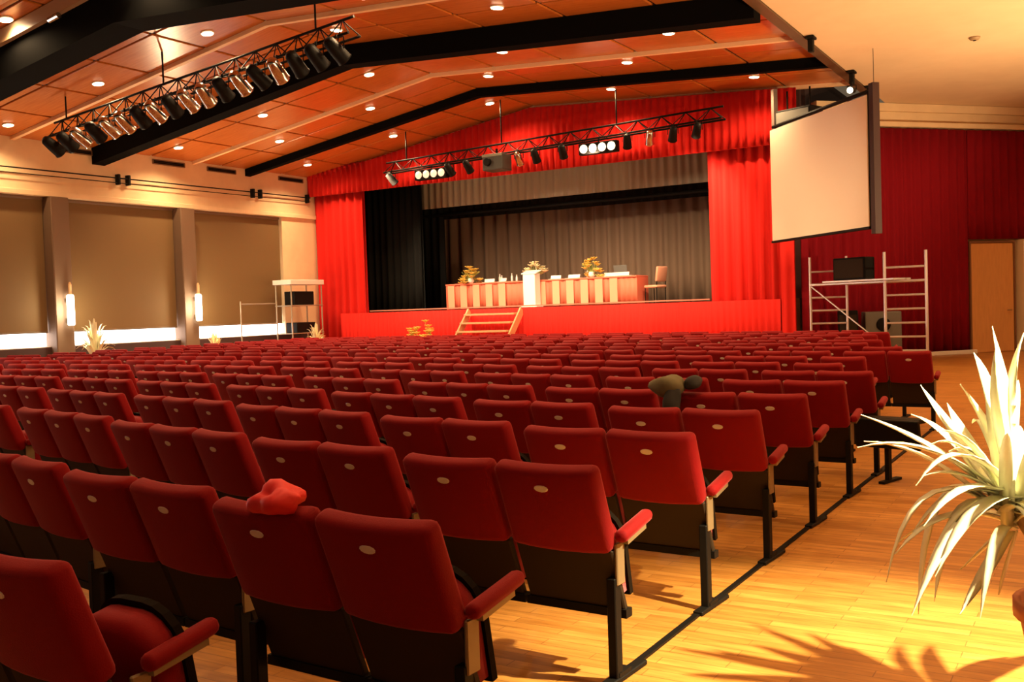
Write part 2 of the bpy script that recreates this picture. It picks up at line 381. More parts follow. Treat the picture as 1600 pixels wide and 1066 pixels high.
# ------------------------------------------------------------------ ceiling downlights
bm = B(); lathe(bm, [(.085, 0), (.085, .01), (.125, .01), (.125, -.02), (.095, -.025), (.085, 0)][1:5], 18); DL_R = mesh(bm, 'rim', mat('rim_white', (.8, .7, .55), .4))
bm = B(); lathe(bm, [(.105, -.029), (.105, -.0255)], 18); DL_B = mesh(bm, 'bulb', LAMPE)
k = 0
for rowi, (y, xs) in enumerate(((6.2, (-15.8, -12.4, -8.9)), (8.9, (-17.6, -14.2, -10.7, -7.0)), (10.2, (-18.9, -15.8, -12.4, -8.9)), (13.3, (-20.7, -17.6, -14.4, -10.7, -7.0)), (14.85, (-12.6, -9.0)),
                  (17.8, (-20.5, -17.5, -14.2, -10.7, -7.05)), (19.8, (-18.9, -15.8, -12.3, -8.8)), (22.4, (-20.3, -17.1, -13.9, -10.4, -6.85)))):
    for xi, x in enumerate(xs):
        z = ceil_z(x)-.012
        r = thing('downlight', 'glowing round ceiling downlight, %s from the left in the %s row from the stage' % (ORD[xi+1], ORD[8-rowi]), 'downlight', (x, y, z), 0, 'round downlights in the wooden ceiling')
        r.rotation_euler = (0, -slope_at(x), 0)
        ob('rim', DL_R, r); ob('bulb', DL_B, r)
        lamp('downlight_beam', 'SPOT', (0, 0, -.06), DOWN_W*(1.9 if y > 17 else 1.2 if y > 12 else 1), parent=r, spot_size=math.radians(150), spot_blend=.8, shadow_soft_size=.09)
for i, (x, y) in enumerate(((-2.4, 2.6), (-3.6, 5.6), (1.5, 6), (-2.2, 9), (5, 10), (1.5, 13), (.4, 17), (1.5, 20), (5, 20), (1.2, 23), (1.2, 26.2))):  # made-up downlights out of view, added as fill light
    r = thing('downlight', 'added round fill downlight in the cream ceiling out of the picture, %s from the camera' % ordn(i+1), 'downlight', (x, y, 6.19), 0, 'added downlights of the cream ceiling')
    ob('rim', DL_R, r); ob('bulb', DL_B, r)
    lamp('downlight_beam', 'SPOT', (0, 0, -.06), DOWN_W*.8, parent=r, spot_size=math.radians(150), spot_blend=.8, shadow_soft_size=.09)

r = thing('unlit_fitting', 'small dark round fitting alone on the cream ceiling', 'ceiling_fitting', (-2.09, 20.31, 6.198))  # unlit round ceiling fitting with a dark centre
bm = B(); lathe(bm, [(.10, 0), (.10, -.015), (.07, -.05), (.03, -.055)], 16); part('housing', bm, mat('fitting_tan', (.35, .24, .12), .6), r, True)
bm = B(); lathe(bm, [(.03, -.056), (.03, -.066)], 10); part('centre_cap', bm, BLACK, r)
# ------------------------------------------------------------------ chairs
def slab(w, h, t, bev, seg, lean, y, z, x=0, taper=0, bend=0):
    """cushion standing on its lower edge at (y, z), leaning by lean radians backwards (towards -y)"""
    bm = B(); vs = box(bm, (w, t, h), Matrix.Translation((0, 0, h/2)), bev, seg)
    for v in bm.verts:
        v.co.x *= 1-taper*(v.co.z/h)
    if bend:
        for q in (-.3, -.15, 0, .15, .3):
            bmesh.ops.bisect_plane(bm, geom=bm.verts[:]+bm.edges[:]+bm.faces[:], plane_co=(q*w, 0, 0), plane_no=(1, 0, 0))
        for v in bm.verts: v.co.y += bend*(2*v.co.x/w)**2
    bmesh.ops.transform(bm, matrix=T((x, y, z), rx=lean), verts=bm.verts)
    return bm
LEAN = math.radians(21)
BH = .375                               # red back length
def chair_meshes(seg, rough=False):
    d = {}
    d['backrest'] = mesh(slab(.465, BH, .085, .028, seg, LEAN, -.03, .525, bend=.022 if seg > 1 else 0), 'backrest', SEAT, True)
    bm = slab(.455, .285, .03, .006, 1, math.radians(21), .085, .270); d['lower_panel'] = mesh(bm, 'lower_panel', SHELL)
    # tipped-up seat: rounded pad facing the back, dark tray on the far side
    bm = B()
    def pad(y0, y1, r, n, z0, z1, w, dome=0.0):
        def ring(y, k):
            pts = [(-w/2, z0), (w/2, z0)]
            for i in range(n+1):
                q = PI/2*i/n; pts.append((w/2-r+r*math.cos(q), z1-r+r*math.sin(q)))
            for i in range(n+1):
                q = PI/2+PI/2*i/n; pts.append((-w/2+r+r*math.cos(q), z1-r+r*math.sin(q)))
            zc = (z0+z1)/2
            return [bm.verts.new((x*k, y, zc+(z-zc)*k)) for x, z in pts]
        rings = [ring(y1, 1), ring(y0+.03 if dome else y0, 1)]
        if dome: rings += [ring(y0+.008, .95), ring(y0-dome*.6, .80), ring(y0-dome, .4)]
        N = len(rings[0])
        bm.faces.new(rings[0][::-1]); bm.faces.new(rings[-1])
        for f, g in zip(rings, rings[1:]):
            for i in range(N): bm.faces.new((f[i], f[(i+1)%N], g[(i+1)%N], g[i]))
    pad(-.05, .045, .13, 2+seg, 0, .34, .37, .012)
    bmesh.ops.transform(bm, matrix=T((0, .125, .315), rx=math.radians(10)), verts=bm.verts)
    d['seat'] = mesh(bm, 'seat', SEAT, seg > 1)
    bm = B(); pad(.047, .075, .15, 2+seg, -.02, .36, .395)
    bmesh.ops.transform(bm, matrix=T((0, .125, .315), rx=math.radians(10)), verts=bm.verts)
    d['seat_tray'] = mesh(bm, 'seat_tray', mat('tray_black', (.010, .006, .003), .8, spec=.05))
    # oval number plate, on the rear face of the backrest
    bm = B(); lathe(bm, [(.026, 0), (.026, .004), (.022, .006)], 12, T((0, -.0425, BH-.075), rx=PI/2, s=(1.25, .62, 1)))
    bmesh.ops.transform(bm, matrix=T((0, -.025, .525), rx=LEAN), verts=bm.verts)
    d['number_plate'] = mesh(bm, 'number_plate', PLATE)
    bm = B(); vs = box(bm, (.056, .34, .052), T((.235, .155, .600), rx=math.radians(5), rz=math.radians(7)), .024, seg); d['armrest'] = mesh(bm, 'armrest', SEAT, True)
    bm = B(); box(bm, (.014, .065, .17), T((.235, .02, .475)), .004, 1); box(bm, (.03, .22, .02), T((.235, .15, .567), rx=math.radians(5), rz=math.radians(7))); d['arm_bracket'] = mesh(bm, 'arm_bracket', mat('arm_metal', (.26, .19, .10), .45, metal=.3))
    bm = B(); box(bm, (.040, .05, .42), T((.215, .0, .21)), .004); d['leg'] = mesh(bm, 'leg', BLACK)
    bm = B(); box(bm, (.05, .34, .022), T((.215, .06, .012)), .004); box(bm, (.045, .10, .02), T((.215, .04, .03))); d['foot'] = mesh(bm, 'foot', BLACK)
    bm = B(); box(bm, (.475, .05, .035), T((0, .085, .258))); d['crossbar'] = mesh(bm, 'crossbar', BLACK)
    return d
CM = chair_meshes(3)
CMF = chair_meshes(1)

P = .485
UNITS = [(2, 0, 0, .05), (2, 1.12, .17, .10), (3, 2.25, .36, .20), (3, 3.90, .78, .21), (3, 5.57, 1.13, .20), (3, 7.23, 1.49, .15),
         (3, 8.88, 1.77, .10), (3, 10.53, 1.96, .05), (3, 12.18, 2.07, 0), (3, 13.83, 2.08, -.05), (3, 15.48, 2.0, -.09), (2, 17.13, 1.86, -.12)]
ROWY = [2.49, 3.56, 4.60, 5.62, 6.64, 7.72, 8.74, 9.78, 10.82, 11.88] + [11.88+1.05*i for i in range(1, 8)]
X0 = -1.68
SKIP = {7: 1, 8: 1, 10: 1, 11: 2, 12: 2, 13: 3, 14: 3, 15: 3, 16: 4}
seats = []     # (row index, seat index, x, y, rz, first in unit, last in unit)
def row_seats(ri, y0, xs, skip=0, units=UNITS):
    si = 0; left = skip; cut = True
    for ui, (n, u, dy, s) in enumerate(units):
        a = math.atan(s)
        for k in range(n):
            uu = u+(k+.5)*P*math.cos(a); yy = y0+dy+(k+.5)*P*math.sin(a)
            if left: left -= 1; continue
            si += 1
            seats.append((ri, si, xs-uu, yy, -a, k == 0 or cut, k == n-1)); cut = False
row_seats(1, 1.71, -2.30, 0, [(2, 0, 0, .02), (2, 1.12, .12, .08), (3, 2.25, .30, .15)])
for i, y in enumerate(ROWY): row_seats(i+2, y, X0, SKIP.get(i, 0))
vis = []
for s in seats:
    p = pix((s[2], s[3]-.1, .75))
    if p is None or p[0] < -160 or p[0] > 1680: continue
    vis.append((p[2], p[0], s))
vis.sort(key=lambda t: t[0])
inside = [t for t in vis if -70 < t[1] < 1600]
indiv = set(t[2] for t in inside[:300])
NEARD = inside[150][0]
stuff = {}
for dist, px, s in vis:
    ri, si, x, y, rz, first, last = s
    if s in indiv:
        near = dist < NEARD; D = CM if near else CMF
        r = thing('theatre_seat', 'red theatre seat, %s from the right aisle in the %s row from the camera' % (ordn(si), ordn(ri)), 'seat', (x, y, 0), rz, 'red theatre seats in rows')
        for nm in ('backrest', 'lower_panel', 'seat', 'seat_tray'):
            o = ob(nm, D[nm], r)
            if ri == 1 and nm.startswith('seat'): o.location = (.045, .09, .0)
        ob('number_plate', D['number_plate'], r)
        if first:
            o = ob('armrest', D['armrest'], r)
            if ri == 1: o.location = (.0, .09, -.03); o.scale = (1, .85, 1)
        ob('crossbar', D['crossbar'], r)
        if first:
            o = ob('arm_bracket', D['arm_bracket'], r)
            if ri == 1: o.location = (.0, .06, -.03)
            ob('leg', D['leg'], r); ob('foot', D['foot'], r)
        if last:
            o = ob('leg', D['leg'], r); o.location = (-.43, 0, 0)
            o = ob('foot', D['foot'], r); o.location = (-.43, 0, 0)
    else:
        M4 = T((x, y, 0), rz=rz)
        for nm in ('backrest', 'lower_panel', 'seat', 'number_plate') + (('leg', 'armrest') if first else ()):
            stuff.setdefault(CMF[nm].materials[0].name, []).append((CMF[nm], M4))
V, Fc, mi, ml = [], [], [], []
for k, (mn, L) in enumerate(stuff.items()):
    ml.append(bpy.data.materials[mn])
    for me, M4 in L:
        b0 = len(V); V += [tuple(M4 @ v.co) for v in me.vertices]
        for p in me.polygons: Fc.append([b0+i for i in p.vertices]); mi.append(k)
me = bpy.data.meshes.new('theatre_seats_far'); me.from_pydata(V, [], Fc)
for mm in ml: me.materials.append(mm)
me.polygons.foreach_set('material_index', mi); me.update()
tag(ob('theatre_seats_far', me), 'far red theatre seats filling the hall up to the stage', 'seats', kind='stuff')

# seat without a back at the aisle end of the ninth row
r = thing('seat_base', 'black backless seat base at the aisle end, under a pale leaf', 'seat', (-1.55, 8.36, 0), math.radians(-16))
bm = B(); box(bm, (.54, .05, .24), T((0, 0, .40), rx=math.radians(10)), .01, 2); part('panel', bm, BLACK, r)
bm = B(); box(bm, (.48, .16, .04), T((0, .10, .50)), .01, 2); part('seat', bm, BLACK, r)
for xx in (-.02,):
    bm = B(); box(bm, (.035, .05, .30), T((xx, .05, .15))); part('leg', bm, BLACK, r)
    bm = B(); box(bm, (.05, .30, .02), T((xx, .08, .011))); part('foot', bm, BLACK, r)
bm = B(); aabox(bm, X0-.052, X0-.022, 2.0, 12.1, .001, .012); tag(part('floor_rail', bm, BLACK), 'thin dark rail on the parquet joining the aisle seats', 'rail')

# cloth things on seats
def crumple(name, loc, size, mt, label, cat, seed, amp=.35, rz=0, sub=3):
    bm = B(); blob(bm, 1, Matrix.Identity(4), sub); rnd = random.Random(seed)
    ws = [(Vector((rnd.uniform(-1,1), rnd.uniform(-1,1), rnd.uniform(-1,1))).normalized(), rnd.uniform(2, 5.5), rnd.uniform(0, 6)) for _ in range(7)]
    for v in bm.verts:
        n = v.co.normalized(); f = 1+amp*sum(math.sin(d.dot(n)*q+p) for d, q, p in ws)/3
        v.co = Vector((n.x*f*size[0], n.y*f*size[1], max(-.9*size[2], n.z*f*size[2])))
    o = part(name, bm, mt, smooth=True); o.location = loc; o.rotation_euler.z = rz
    return tag(o, label, cat)
crumple('red_cloth', (-2.305, 2.345, .912), (.095, .07, .05), REDCL, 'bright red crumpled cloth lying on top of a seat back', 'cloth', 5, .32, .1)
r = thing('olive_coat', 'olive coat slung over a seat back with a dark sleeve hanging', 'coat', (-2.62, 6.44, 0))
for nm, loc, sz, mt, sd in (('body', (0, 0, .93), (.12, .12, .085), OLIVE, 8), ('sleeve', (.05, -.07, .80), (.06, .05, .13), mat('dark_cloth', (.025, .022, .018), .85), 9), ('collar', (.15, .06, .95), (.07, .08, .05), mat('dark_cloth', (.025, .022, .018), .85), 10)):
    o = crumple(nm, loc, sz, mt, None, None, sd, .2); o.parent = r

# ------------------------------------------------------------------ lighting trusses
def truss(label, a, b, wdt=.30, nseg=14, rods=()):
    a = Vector(a); b = Vector(b); r = thing('lighting_truss', label, 'truss', group=None)
    up = Vector((0, 0, wdt)); sd = Vector((0, wdt, 0))
    offs = (Vector((0, 0, 0)), sd, up+sd*.5)
    for o_ in offs:
        bm = B(); tube(bm, a+o_, b+o_, .025, 8); part('chord', bm, BLACK, r)
    for i in range(nseg):
        p = a+(b-a)*(i/nseg); q = a+(b-a)*((i+.5)/nseg); q2 = a+(b-a)*((i+1)/nseg)
        for lo in (offs[0], offs[1]):
            bm = B(); tube(bm, p+lo, q+offs[2], .012, 5); tube(bm, q+offs[2], q2+lo, .012, 5); part('brace', bm, BLACK, r)
    for x in rods:
        t = (x-a.x)/(b.x-a.x); p = a+(b-a)*t+offs[2]
        bm = B(); tube(bm, p, (p.x, p.y, ceil_z(p.x)+.02), .018, 6); part('hanger_rod', bm, BLACK, r)
    return r
def par(label, loc, aim, mt, s=1.0, group=None, lensm=None):
    r = thing('spotlight', label, 'spotlight', loc, 0, group)
    q = (Vector(aim)-Vector(loc)).to_track_quat('-Z', 'Y').to_matrix().to_4x4()
    body = Matrix.Translation((0, 0, -.18*s)) @ q
    bm = B(); lathe(bm, [(.05*s, .20*s), (.085*s, .16*s), (.10*s, 0), (.105*s, -.15*s), (.115*s, -.17*s)], 14, body); part('housing', bm, mt, r, True)
    bm = B(); lathe(bm, [(.10*s, -.176*s), (.10*s, -.171*s)], 14, body); part('lens', bm, lensm or GLASSL, r)
    bm = B()
    tube(bm, (-.13*s, 0, -.18*s), (-.13*s, 0, -.02), .010, 6); tube(bm, (.13*s, 0, -.18*s), (.13*s, 0, -.02), .010, 6); tube(bm, (-.13*s, 0, -.02), (.13*s, 0, -.02), .010, 6)
    tube(bm, (0, 0, -.02), (0, 0, .04), .02, 6)
    part('yoke', bm, BLACK, r)
    return r
ta, tb = Vector((-19.0, 13.1, 5.42)), Vector((-10.85, 13.1, 6.20))
truss('black lighting truss hung below the left slope of the wooden ceiling', ta, tb, .30, 16, (-18.6, -15.6, -11.7))
NP = 18
for i in range(NP):
    p = ta+(tb-ta)*((i+.5)/NP)
    mt = STEEL if i in (2, 4, 5, 7, 9, 10, 12, 14) else BLACK
    par('%s spotlight on the hanging truss, %s from its wall end' % ('chrome' if mt is STEEL else 'black', ordn(i+1)), (p.x, p.y-.06, p.z-.03), (p.x+random.uniform(-1, 1), p.y+4.0, 3.0), mt, 1.25, 'spotlights on the hanging truss')
fa, fb = Vector((-17.4, 22.3, 5.42)), Vector((-7.6, 22.3, 5.72))
truss('black lighting truss hung in front of the red valance', fa, fb, .28, 16, (-16.7, -13.6, -10.3))
for i, t in enumerate((.03, .23, .29, .45, .50, .58, .76, .82, .88, .94)):
    p = fa+(fb-fa)*t
    mt = STEEL if i in (3, 7) else BLACK
    par('%s spotlight on the truss before the valance, %s from the left' % ('chrome' if mt is STEEL else 'black', ordn(i+1)), (p.x, p.y-.04, p.z-.03), (p.x*.6-14*.4, 26, 1.6), mt, 1.0, 'spotlights before the valance')
def blinder(label, loc, lm):
    r = thing('four_lamp_bar', label, 'stage light', loc, 0, 'four lamp bars')
    bm = B(); aabox(bm, -.52, .52, -.02, .16, -.34, -.06, .02, 2); part('housing', bm, BLACK, r)
    for i in range(4):
        x = -.375+i*.25
        bm = B(); lathe(bm, [(.105, 0), (.11, .03), (.06, .07)], 14, T((x, -.03, -.2), rx=-PI/2)); l_ = part('lamp', bm, lm, r, True)
    bm = B(); tube(bm, (0, .07, -.06), (0, .07, .05), .02, 6); part('clamp', bm, BLACK, r)
    return r
blinder('glowing four lamp bar on the truss at the left, dimmer', (-15.75, 22.21, 5.42), BLIND_DIM)
blinder('glowing four lamp bar on the truss at the right, brighter', (-10.72, 22.21, 5.57), BLIND_LAMP)
r = thing('hanging_projector', 'grey-black box hanging in the middle before the red valance', 'projector', (-13.55, 22.1, 5.58))
bm = B(); box(bm, (.60, .5, .42), T((0, 0, -.30)), .03, 2); part('body', bm, mat('projector_grey', (.05, .05, .042), .5), r)
bm = B(); lathe(bm, [(.10, 0), (.10, .08), (.08, .09)], 14, T((-.12, -.25, -.30), rx=PI/2)); part('lens', bm, BLACK, r)
bm = B(); aabox(bm, -.3, .3, -.255, -.25, -.16, -.10); part('front_strip', bm, mat('olive_strip', (.25, .24, .17), .5), r)
bm = B(); tube(bm, (0, 0, -.09), (0, 0, .06), .03, 8); part('bracket', bm, BLACK, r)
# stage wash from the valance truss and from the hanging truss
for x in (-17.2, -14.0, -10.8, -8.2):
    lamp('stage_wash', 'SPOT', (x, 21.9, 5.3), STAGE_W*.85, (1, .74, .48), (x*.75-14*.25, 25.8, 2.0), spot_size=math.radians(78), spot_blend=.8, shadow_soft_size=.12)
for x, tx in ((-18.4, -20.0), (-16.2, -16.6), (-13.6, -13.0), (-11.4, -8.8)):
    lamp('front_wash', 'SPOT', (x, 13.5, 5.1), STAGE_W*.72, (1, .72, .44), (tx, 24.0, 1.9), spot_size=math.radians(36), spot_blend=.8, shadow_soft_size=.15)
lamp('screen_fill', 'SPOT', (-11.2, 13.4, 5.75), STAGE_W*.5, (1, .76, .50), (-5.3, 21.4, 4.0), spot_size=math.radians(26), spot_blend=.6, shadow_soft_size=.15)  # extra spot without a fixture, added to brighten the projection screen

# ------------------------------------------------------------------ stage furniture
r = thing('panel_table', 'long speakers table with a red pleated cloth on the stage', 'table', (-14.5, 26.0, ZS))
bm = B(); aabox(bm, -3.22, 3.22, -.42, .42, .74, .79, .01); part('tabletop', bm, TABLE, r)
bm = B(); drape(bm, -3.22, 3.22, .01, .745, -.38, .02, .16, seed=31, nz=2); part('front_cloth', bm, TABLE, r, True)
for i in range(13):
    xx = -3.0+i*.46
    if abs(xx+.35) < .4: continue
    bm = B(); aabox(bm, xx-.12, xx+.12, -.437, -.42, .02, .735, .004); part('cloth_panel', bm, PLEAT, r)
for sx in (-1, 1):
    bm = B(); aabox(bm, sx*3.2-.02, sx*3.2+.02, -.38, .40, .01, .745); part('side_cloth', bm, TABLE, r)
r = thing('lectern', 'bright white lectern standing before the speakers table', 'lectern', (-14.5, 25.35, ZS))
bm = B(); aabox(bm, -.20, .20, -.16, .16, .03, .98, .01); part('body', bm, WHITE, r)
bm = B(); aabox(bm, -.26, .26, -.2, .2, 0, .03, .005); part('base', bm, WHITE, r)
bm = B(); box(bm, (.50, .36, .03), T((0, 0, 1.02), rx=math.radians(16)), .006); part('reading_top', bm, WHITE, r)
bm = B(); tube(bm, (.14, .1, 1.02), (.14, -.02, 1.28), .008, 6); blob(bm, .025, T((.14, -.03, 1.3)), 1); part('microphone', bm, STEEL, r)
def flowers(name, label, loc, h, wdt, mt, n=16, seed=0, vase=TERRA, droop=.3, group=None):
    rnd = random.Random(seed); r = thing(name, label, 'flowers', loc, 0, group)
    bm = B(); lathe(bm, [(.05, 0), (.10, .06), (.09, .14), (.07, .16)], 14); part('vase', bm, vase, r, True)
    for i in range(n):
        a = rnd.uniform(0, 2*PI); q = rnd.uniform(.2, 1); e = Vector((math.cos(a)*wdt*q, math.sin(a)*wdt*q*.7, .16+h*(1-.55*q*q)*rnd.uniform(.7, 1.1)-droop*q*q*h))
        bm = B(); tube(bm, (0, 0, .12), e, .006, 5); st = part('stem', bm, LEAFG, r)
        bm = B()
        for k in range(6):
            aa = 2*PI*k/6
            box(bm, (.10, .06, .012), T(tuple(e+Vector((math.cos(aa)*.055, math.sin(aa)*.055, .015))), ry=-.5, rz=aa))
        blob(bm, .04, T(tuple(e+Vector((0, 0, .012)))), 1)
        part('blossom', bm, mt, st)
    for i in range(6):
        a = rnd.uniform(0, 2*PI); e = Vector((math.cos(a)*wdt*.9, math.sin(a)*wdt*.6, .16+h*.5))
        bm = B(); box(bm, (e.length*.8, .05, .006), T(tuple(e*.5+Vector((0, 0, .06))), ry=-.7, rz=a)); part('leaf', bm, LEAFG, r)
    return r
TZ = ZS+.79
flowers('flower_arrangement', 'yellow flowers trailing over the left end of speakers table', (-16.85, 25.72, TZ), .38, .36, YEL, 24, 1, WHITE, .9)
flowers('flower_arrangement', 'yellow flowers on the right half of speakers table', (-12.72, 25.72, TZ), .45, .32, YEL, 24, 2, WHITE, .8)
flowers('flower_arrangement', 'pale flowers on the table behind the white lectern', (-14.6, 25.8, TZ), .36, .36, PALEF, 20, 3, WHITE, .3)
flowers('flower_arrangement', 'yellow flowers standing on the floor left of the steps', (-15.8, 21.9, 0.0), 1.05, .26, YEL, 20, 4, TERRA, .1)
flowers('flower_arrangement', 'yellow flowers on the floor, farther left of the steps', (-16.45, 22.1, 0.0), 1.05, .26, YEL, 20, 5, TERRA, .1)
for i, (x, rz, wd) in enumerate(((-16.25, .1, .42), (-15.75, -.2, .30), (-13.95, .1, .40), (-13.35, -.1, .50), (-12.0, .05, .95))):
    bm = B(); box(bm, (wd, .28, .012), T((0, 0, .007), rz=rz)); box(bm, (wd*.8, .012, .10), T((0, -.02, .065), rx=-.35, rz=rz), .002)
    o = part('paper_stack', bm, WHITE); o.location = (x, 25.86, TZ)
    tag(o, 'white papers on the speakers table, %s from the left' % ORD[i+1], 'papers', 'papers on the table')
for i, (x, h) in enumerate(((-16.05, .24), (-15.98, .20), (-15.62, .25), (-15.45, .20), (-13.05, .27))):
    r = thing('water_bottle', 'small clear bottle on the speakers table, %s from the left' % ORD[i+1], 'bottle', (x, 26.12, TZ), 0, 'bottles on the table')
    bm = B(); lathe(bm, [(.035, 0), (.037, .02), (.037, h*.62), (.015, h*.82), (.015, h*.95)], 12); part('body', bm, mat('bottle_plastic', (.75, .75, .70), .1), r, True)
    bm = B(); lathe(bm, [(.018, h*.95), (.018, h*1.05)], 10); part('cap', bm, WHITE, r)
r = thing('monitor', 'small grey monitor on the right end of speakers table', 'monitor', (-12.05, 26.22, TZ))
bm = B(); box(bm, (.42, .03, .26), T((0, 0, .20), rx=.2), .01); part('screen', bm, GREYB, r)
bm = B(); box(bm, (.2, .14, .015), T((0, 0, .008))); box(bm, (.04, .03, .12), T((0, .02, .06))); part('stand', bm, BLACK, r)
r = thing('stage_chair', 'pale red upholstered chair at the right end of speakers table', 'chair', (-10.9, 26.0, ZS), math.radians(75))
bm = B(); box(bm, (.46, .07, .42), T((0, -.22, .80), rx=.15), .03, 2); part('backrest', bm, PLEAT, r, True)
bm = B(); box(bm, (.46, .46, .08), T((0, 0, .46)), .03, 2); part('seat', bm, PLEAT, r, True)
for sx in (-1, 1):
    for sy in (-1, 1):
        bm = B(); tube(bm, (sx*.2, sy*.2, 0), (sx*.2, sy*.2, .44), .014, 6); part('leg', bm, BLACK, r)
    bm = B(); tube(bm, (sx*.2, -.2, .44), (sx*.2, -.22, .75), .014, 6); part('back_post', bm, BLACK, r)
# steps up to the stage
r = thing('stage_steps', 'pale wooden open steps leading up to the stage', 'steps', (-14.75, YS-.30, 0))
for i in range(6):
    z = ZS*(i+1)/6.6; y = -.22*(6-i)
    bm = B(); aabox(bm, -.82, .82, y-.15, y+.13, z-.05, z, .006); part('tread', bm, STAIRW, r)
for sx in (-1, 1):
    bm = B(); L = math.hypot(1.45, ZS); box(bm, (.05, L, .22), T((sx*.86, -.72, ZS*.46), rx=math.atan2(ZS, 1.45)), .006); part('stringer', bm, STAIRW, r)

# ------------------------------------------------------------------ left side of the stage
for i, y in enumerate((14.95, 18.83)):
    r = thing('wall_lamp', 'glowing white tube lamp on the %s brown pillar' % ('nearer' if i == 0 else 'farther'), 'lamp', (XL+.24, y, 0), 0, 'tube lamps on the pillars')
    bm = B(); lathe(bm, [(.06, 1.45), (.085, 1.48), (.085, 2.15), (.06, 2.18)], 14, T((.10, 0, 0))); part('tube', bm, LAMPW, r, True)
    bm = B(); lathe(bm, [(.04, 2.18), (.04, 2.42), (.02, 2.48)], 10, T((.10, 0, 0))); part('cap', bm, mat('lamp_cap', (.65, .40, .20), .4), r)
    bm = B(); aabox(bm, -.02, .06, -.05, .05, 1.5, 1.62); aabox(bm, -.02, .06, -.05, .05, 2.0, 2.1); part('wall_bracket', bm, BRACK, r)
    lamp('wall_lamp_light', 'POINT', (.28, 0, 1.8), 60, (1, .86, .58), parent=r, shadow_soft_size=.1)
    lamp('wall_lamp_uplight', 'SPOT', (.30, 0, 2.5), UP_W*.19, parent=r, target=(7, 0, 8.5), spot_size=math.radians(120), spot_blend=.6, shadow_soft_size=.1)
def leafmesh(p0, p1, p2, wmax, n=8, fold=.35):
    bm = B(); p0, p1, p2 = Vector(p0), Vector(p1), Vector(p2); prev = None
    for i in range(n+1):
        t = i/n; c = (1-t)**2*p0+2*t*(1-t)*p1+t*t*p2; d = (2*(1-t)*(p1-p0)+2*t*(p2-p1)).normalized()
        sd = d.cross(Vector((0, 0, 1)))
        if sd.length < .05: sd = Vector((1, 0, 0))
        sd.normalize(); up = sd.cross(d).normalized()
        wd = wmax*(.35+.65*math.sin(PI*min(1, .18+t*.55)))*(1-t**3) + .0008
        th = .0025
        ring = [bm.verts.new(c+sd*wd+up*wd*fold), bm.verts.new(c-up*th), bm.verts.new(c-sd*wd+up*wd*fold), bm.verts.new(c+up*th)]
        if prev:
            for k in range(4): bm.faces.new((prev[k], prev[(k+1)%4], ring[(k+1)%4], ring[k]))
        prev = ring
    return bm
def shrub(name, label, loc, h, wdt, n, seed, lm, group=None):
    rnd = random.Random(seed); r = thing(name, label, 'plant', loc, 0, group)
    bm = B(); lathe(bm, [(.12, 0), (.17, .28), (.18, .30), (.15, .30)], 14); part('pot', bm, TERRA, r, True)
    for i in range(n):
        a = rnd.uniform(0, 2*PI); q = rnd.uniform(.3, 1); tip = Vector((math.cos(a)*wdt*q, math.sin(a)*wdt*q, .3+h*(1.05-.75*q*rnd.uniform(.6, 1))))
        mid = Vector((tip.x*.35, tip.y*.35, max(tip.z, .3+h*.6)))
        bm = leafmesh((0, 0, .28), mid, tip, .05, 6); part('leaf', bm, lm, r)
    return r
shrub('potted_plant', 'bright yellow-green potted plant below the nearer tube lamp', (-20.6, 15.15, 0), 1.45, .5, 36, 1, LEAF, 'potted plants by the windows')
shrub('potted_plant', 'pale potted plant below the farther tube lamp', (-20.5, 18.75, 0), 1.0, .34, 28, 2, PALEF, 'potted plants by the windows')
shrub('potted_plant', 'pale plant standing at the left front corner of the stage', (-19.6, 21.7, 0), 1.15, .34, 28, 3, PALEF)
r = thing('equipment_cart', 'tall metal cart with a black monitor beside the left drape', 'cart', (-20.75, 22.3, 0))
for sx in (-.3, .3):
    for sy in (-.65, .65):
        bm = B(); tube(bm, (sx, sy, 0), (sx, sy, 2.42), .022, 6); part('post', bm, BRACK, r)
for z in (.5, 1.0, 1.82):
    bm = B(); aabox(bm, -.33, .33, -.68, .68, z-.03, z, .005); part('shelf', bm, BRACK, r)
bm = B(); aabox(bm, -.36, .36, -.72, .72, 2.42, 2.56, .01); part('top', bm, WHITE, r)
bm = B(); aabox(bm, -.2, .2, -.5, .35, 0, .40, .015); o = tag(part('cart_monitor', bm, BLACK), 'black boxy monitor on the shelf of the metal cart', 'monitor'); o.location = (-20.72, 22.35, 1.823)
bm = B(); aabox(bm, -.22, .22, -.4, .4, 0, .30, .015); o = tag(part('equipment_case', bm, BLACK), 'black case on the lowest shelf of metal cart', 'case'); o.location = (-20.72, 22.3, 1.003)
r = thing('guard_rail', 'thin metal rail left of the equipment cart before the blind', 'rail', (-20.8, 20.7, 0))
for y in (-.7, .7):
    bm = B(); tube(bm, (0, y, 0), (0, y, 1.95), .02, 6); part('post', bm, BRACK, r)
for z in (1.3, 1.88):
    bm = B(); tube(bm, (0, -.7, z), (0, .7, z), .015, 6); part('bar', bm, BRACK, r)

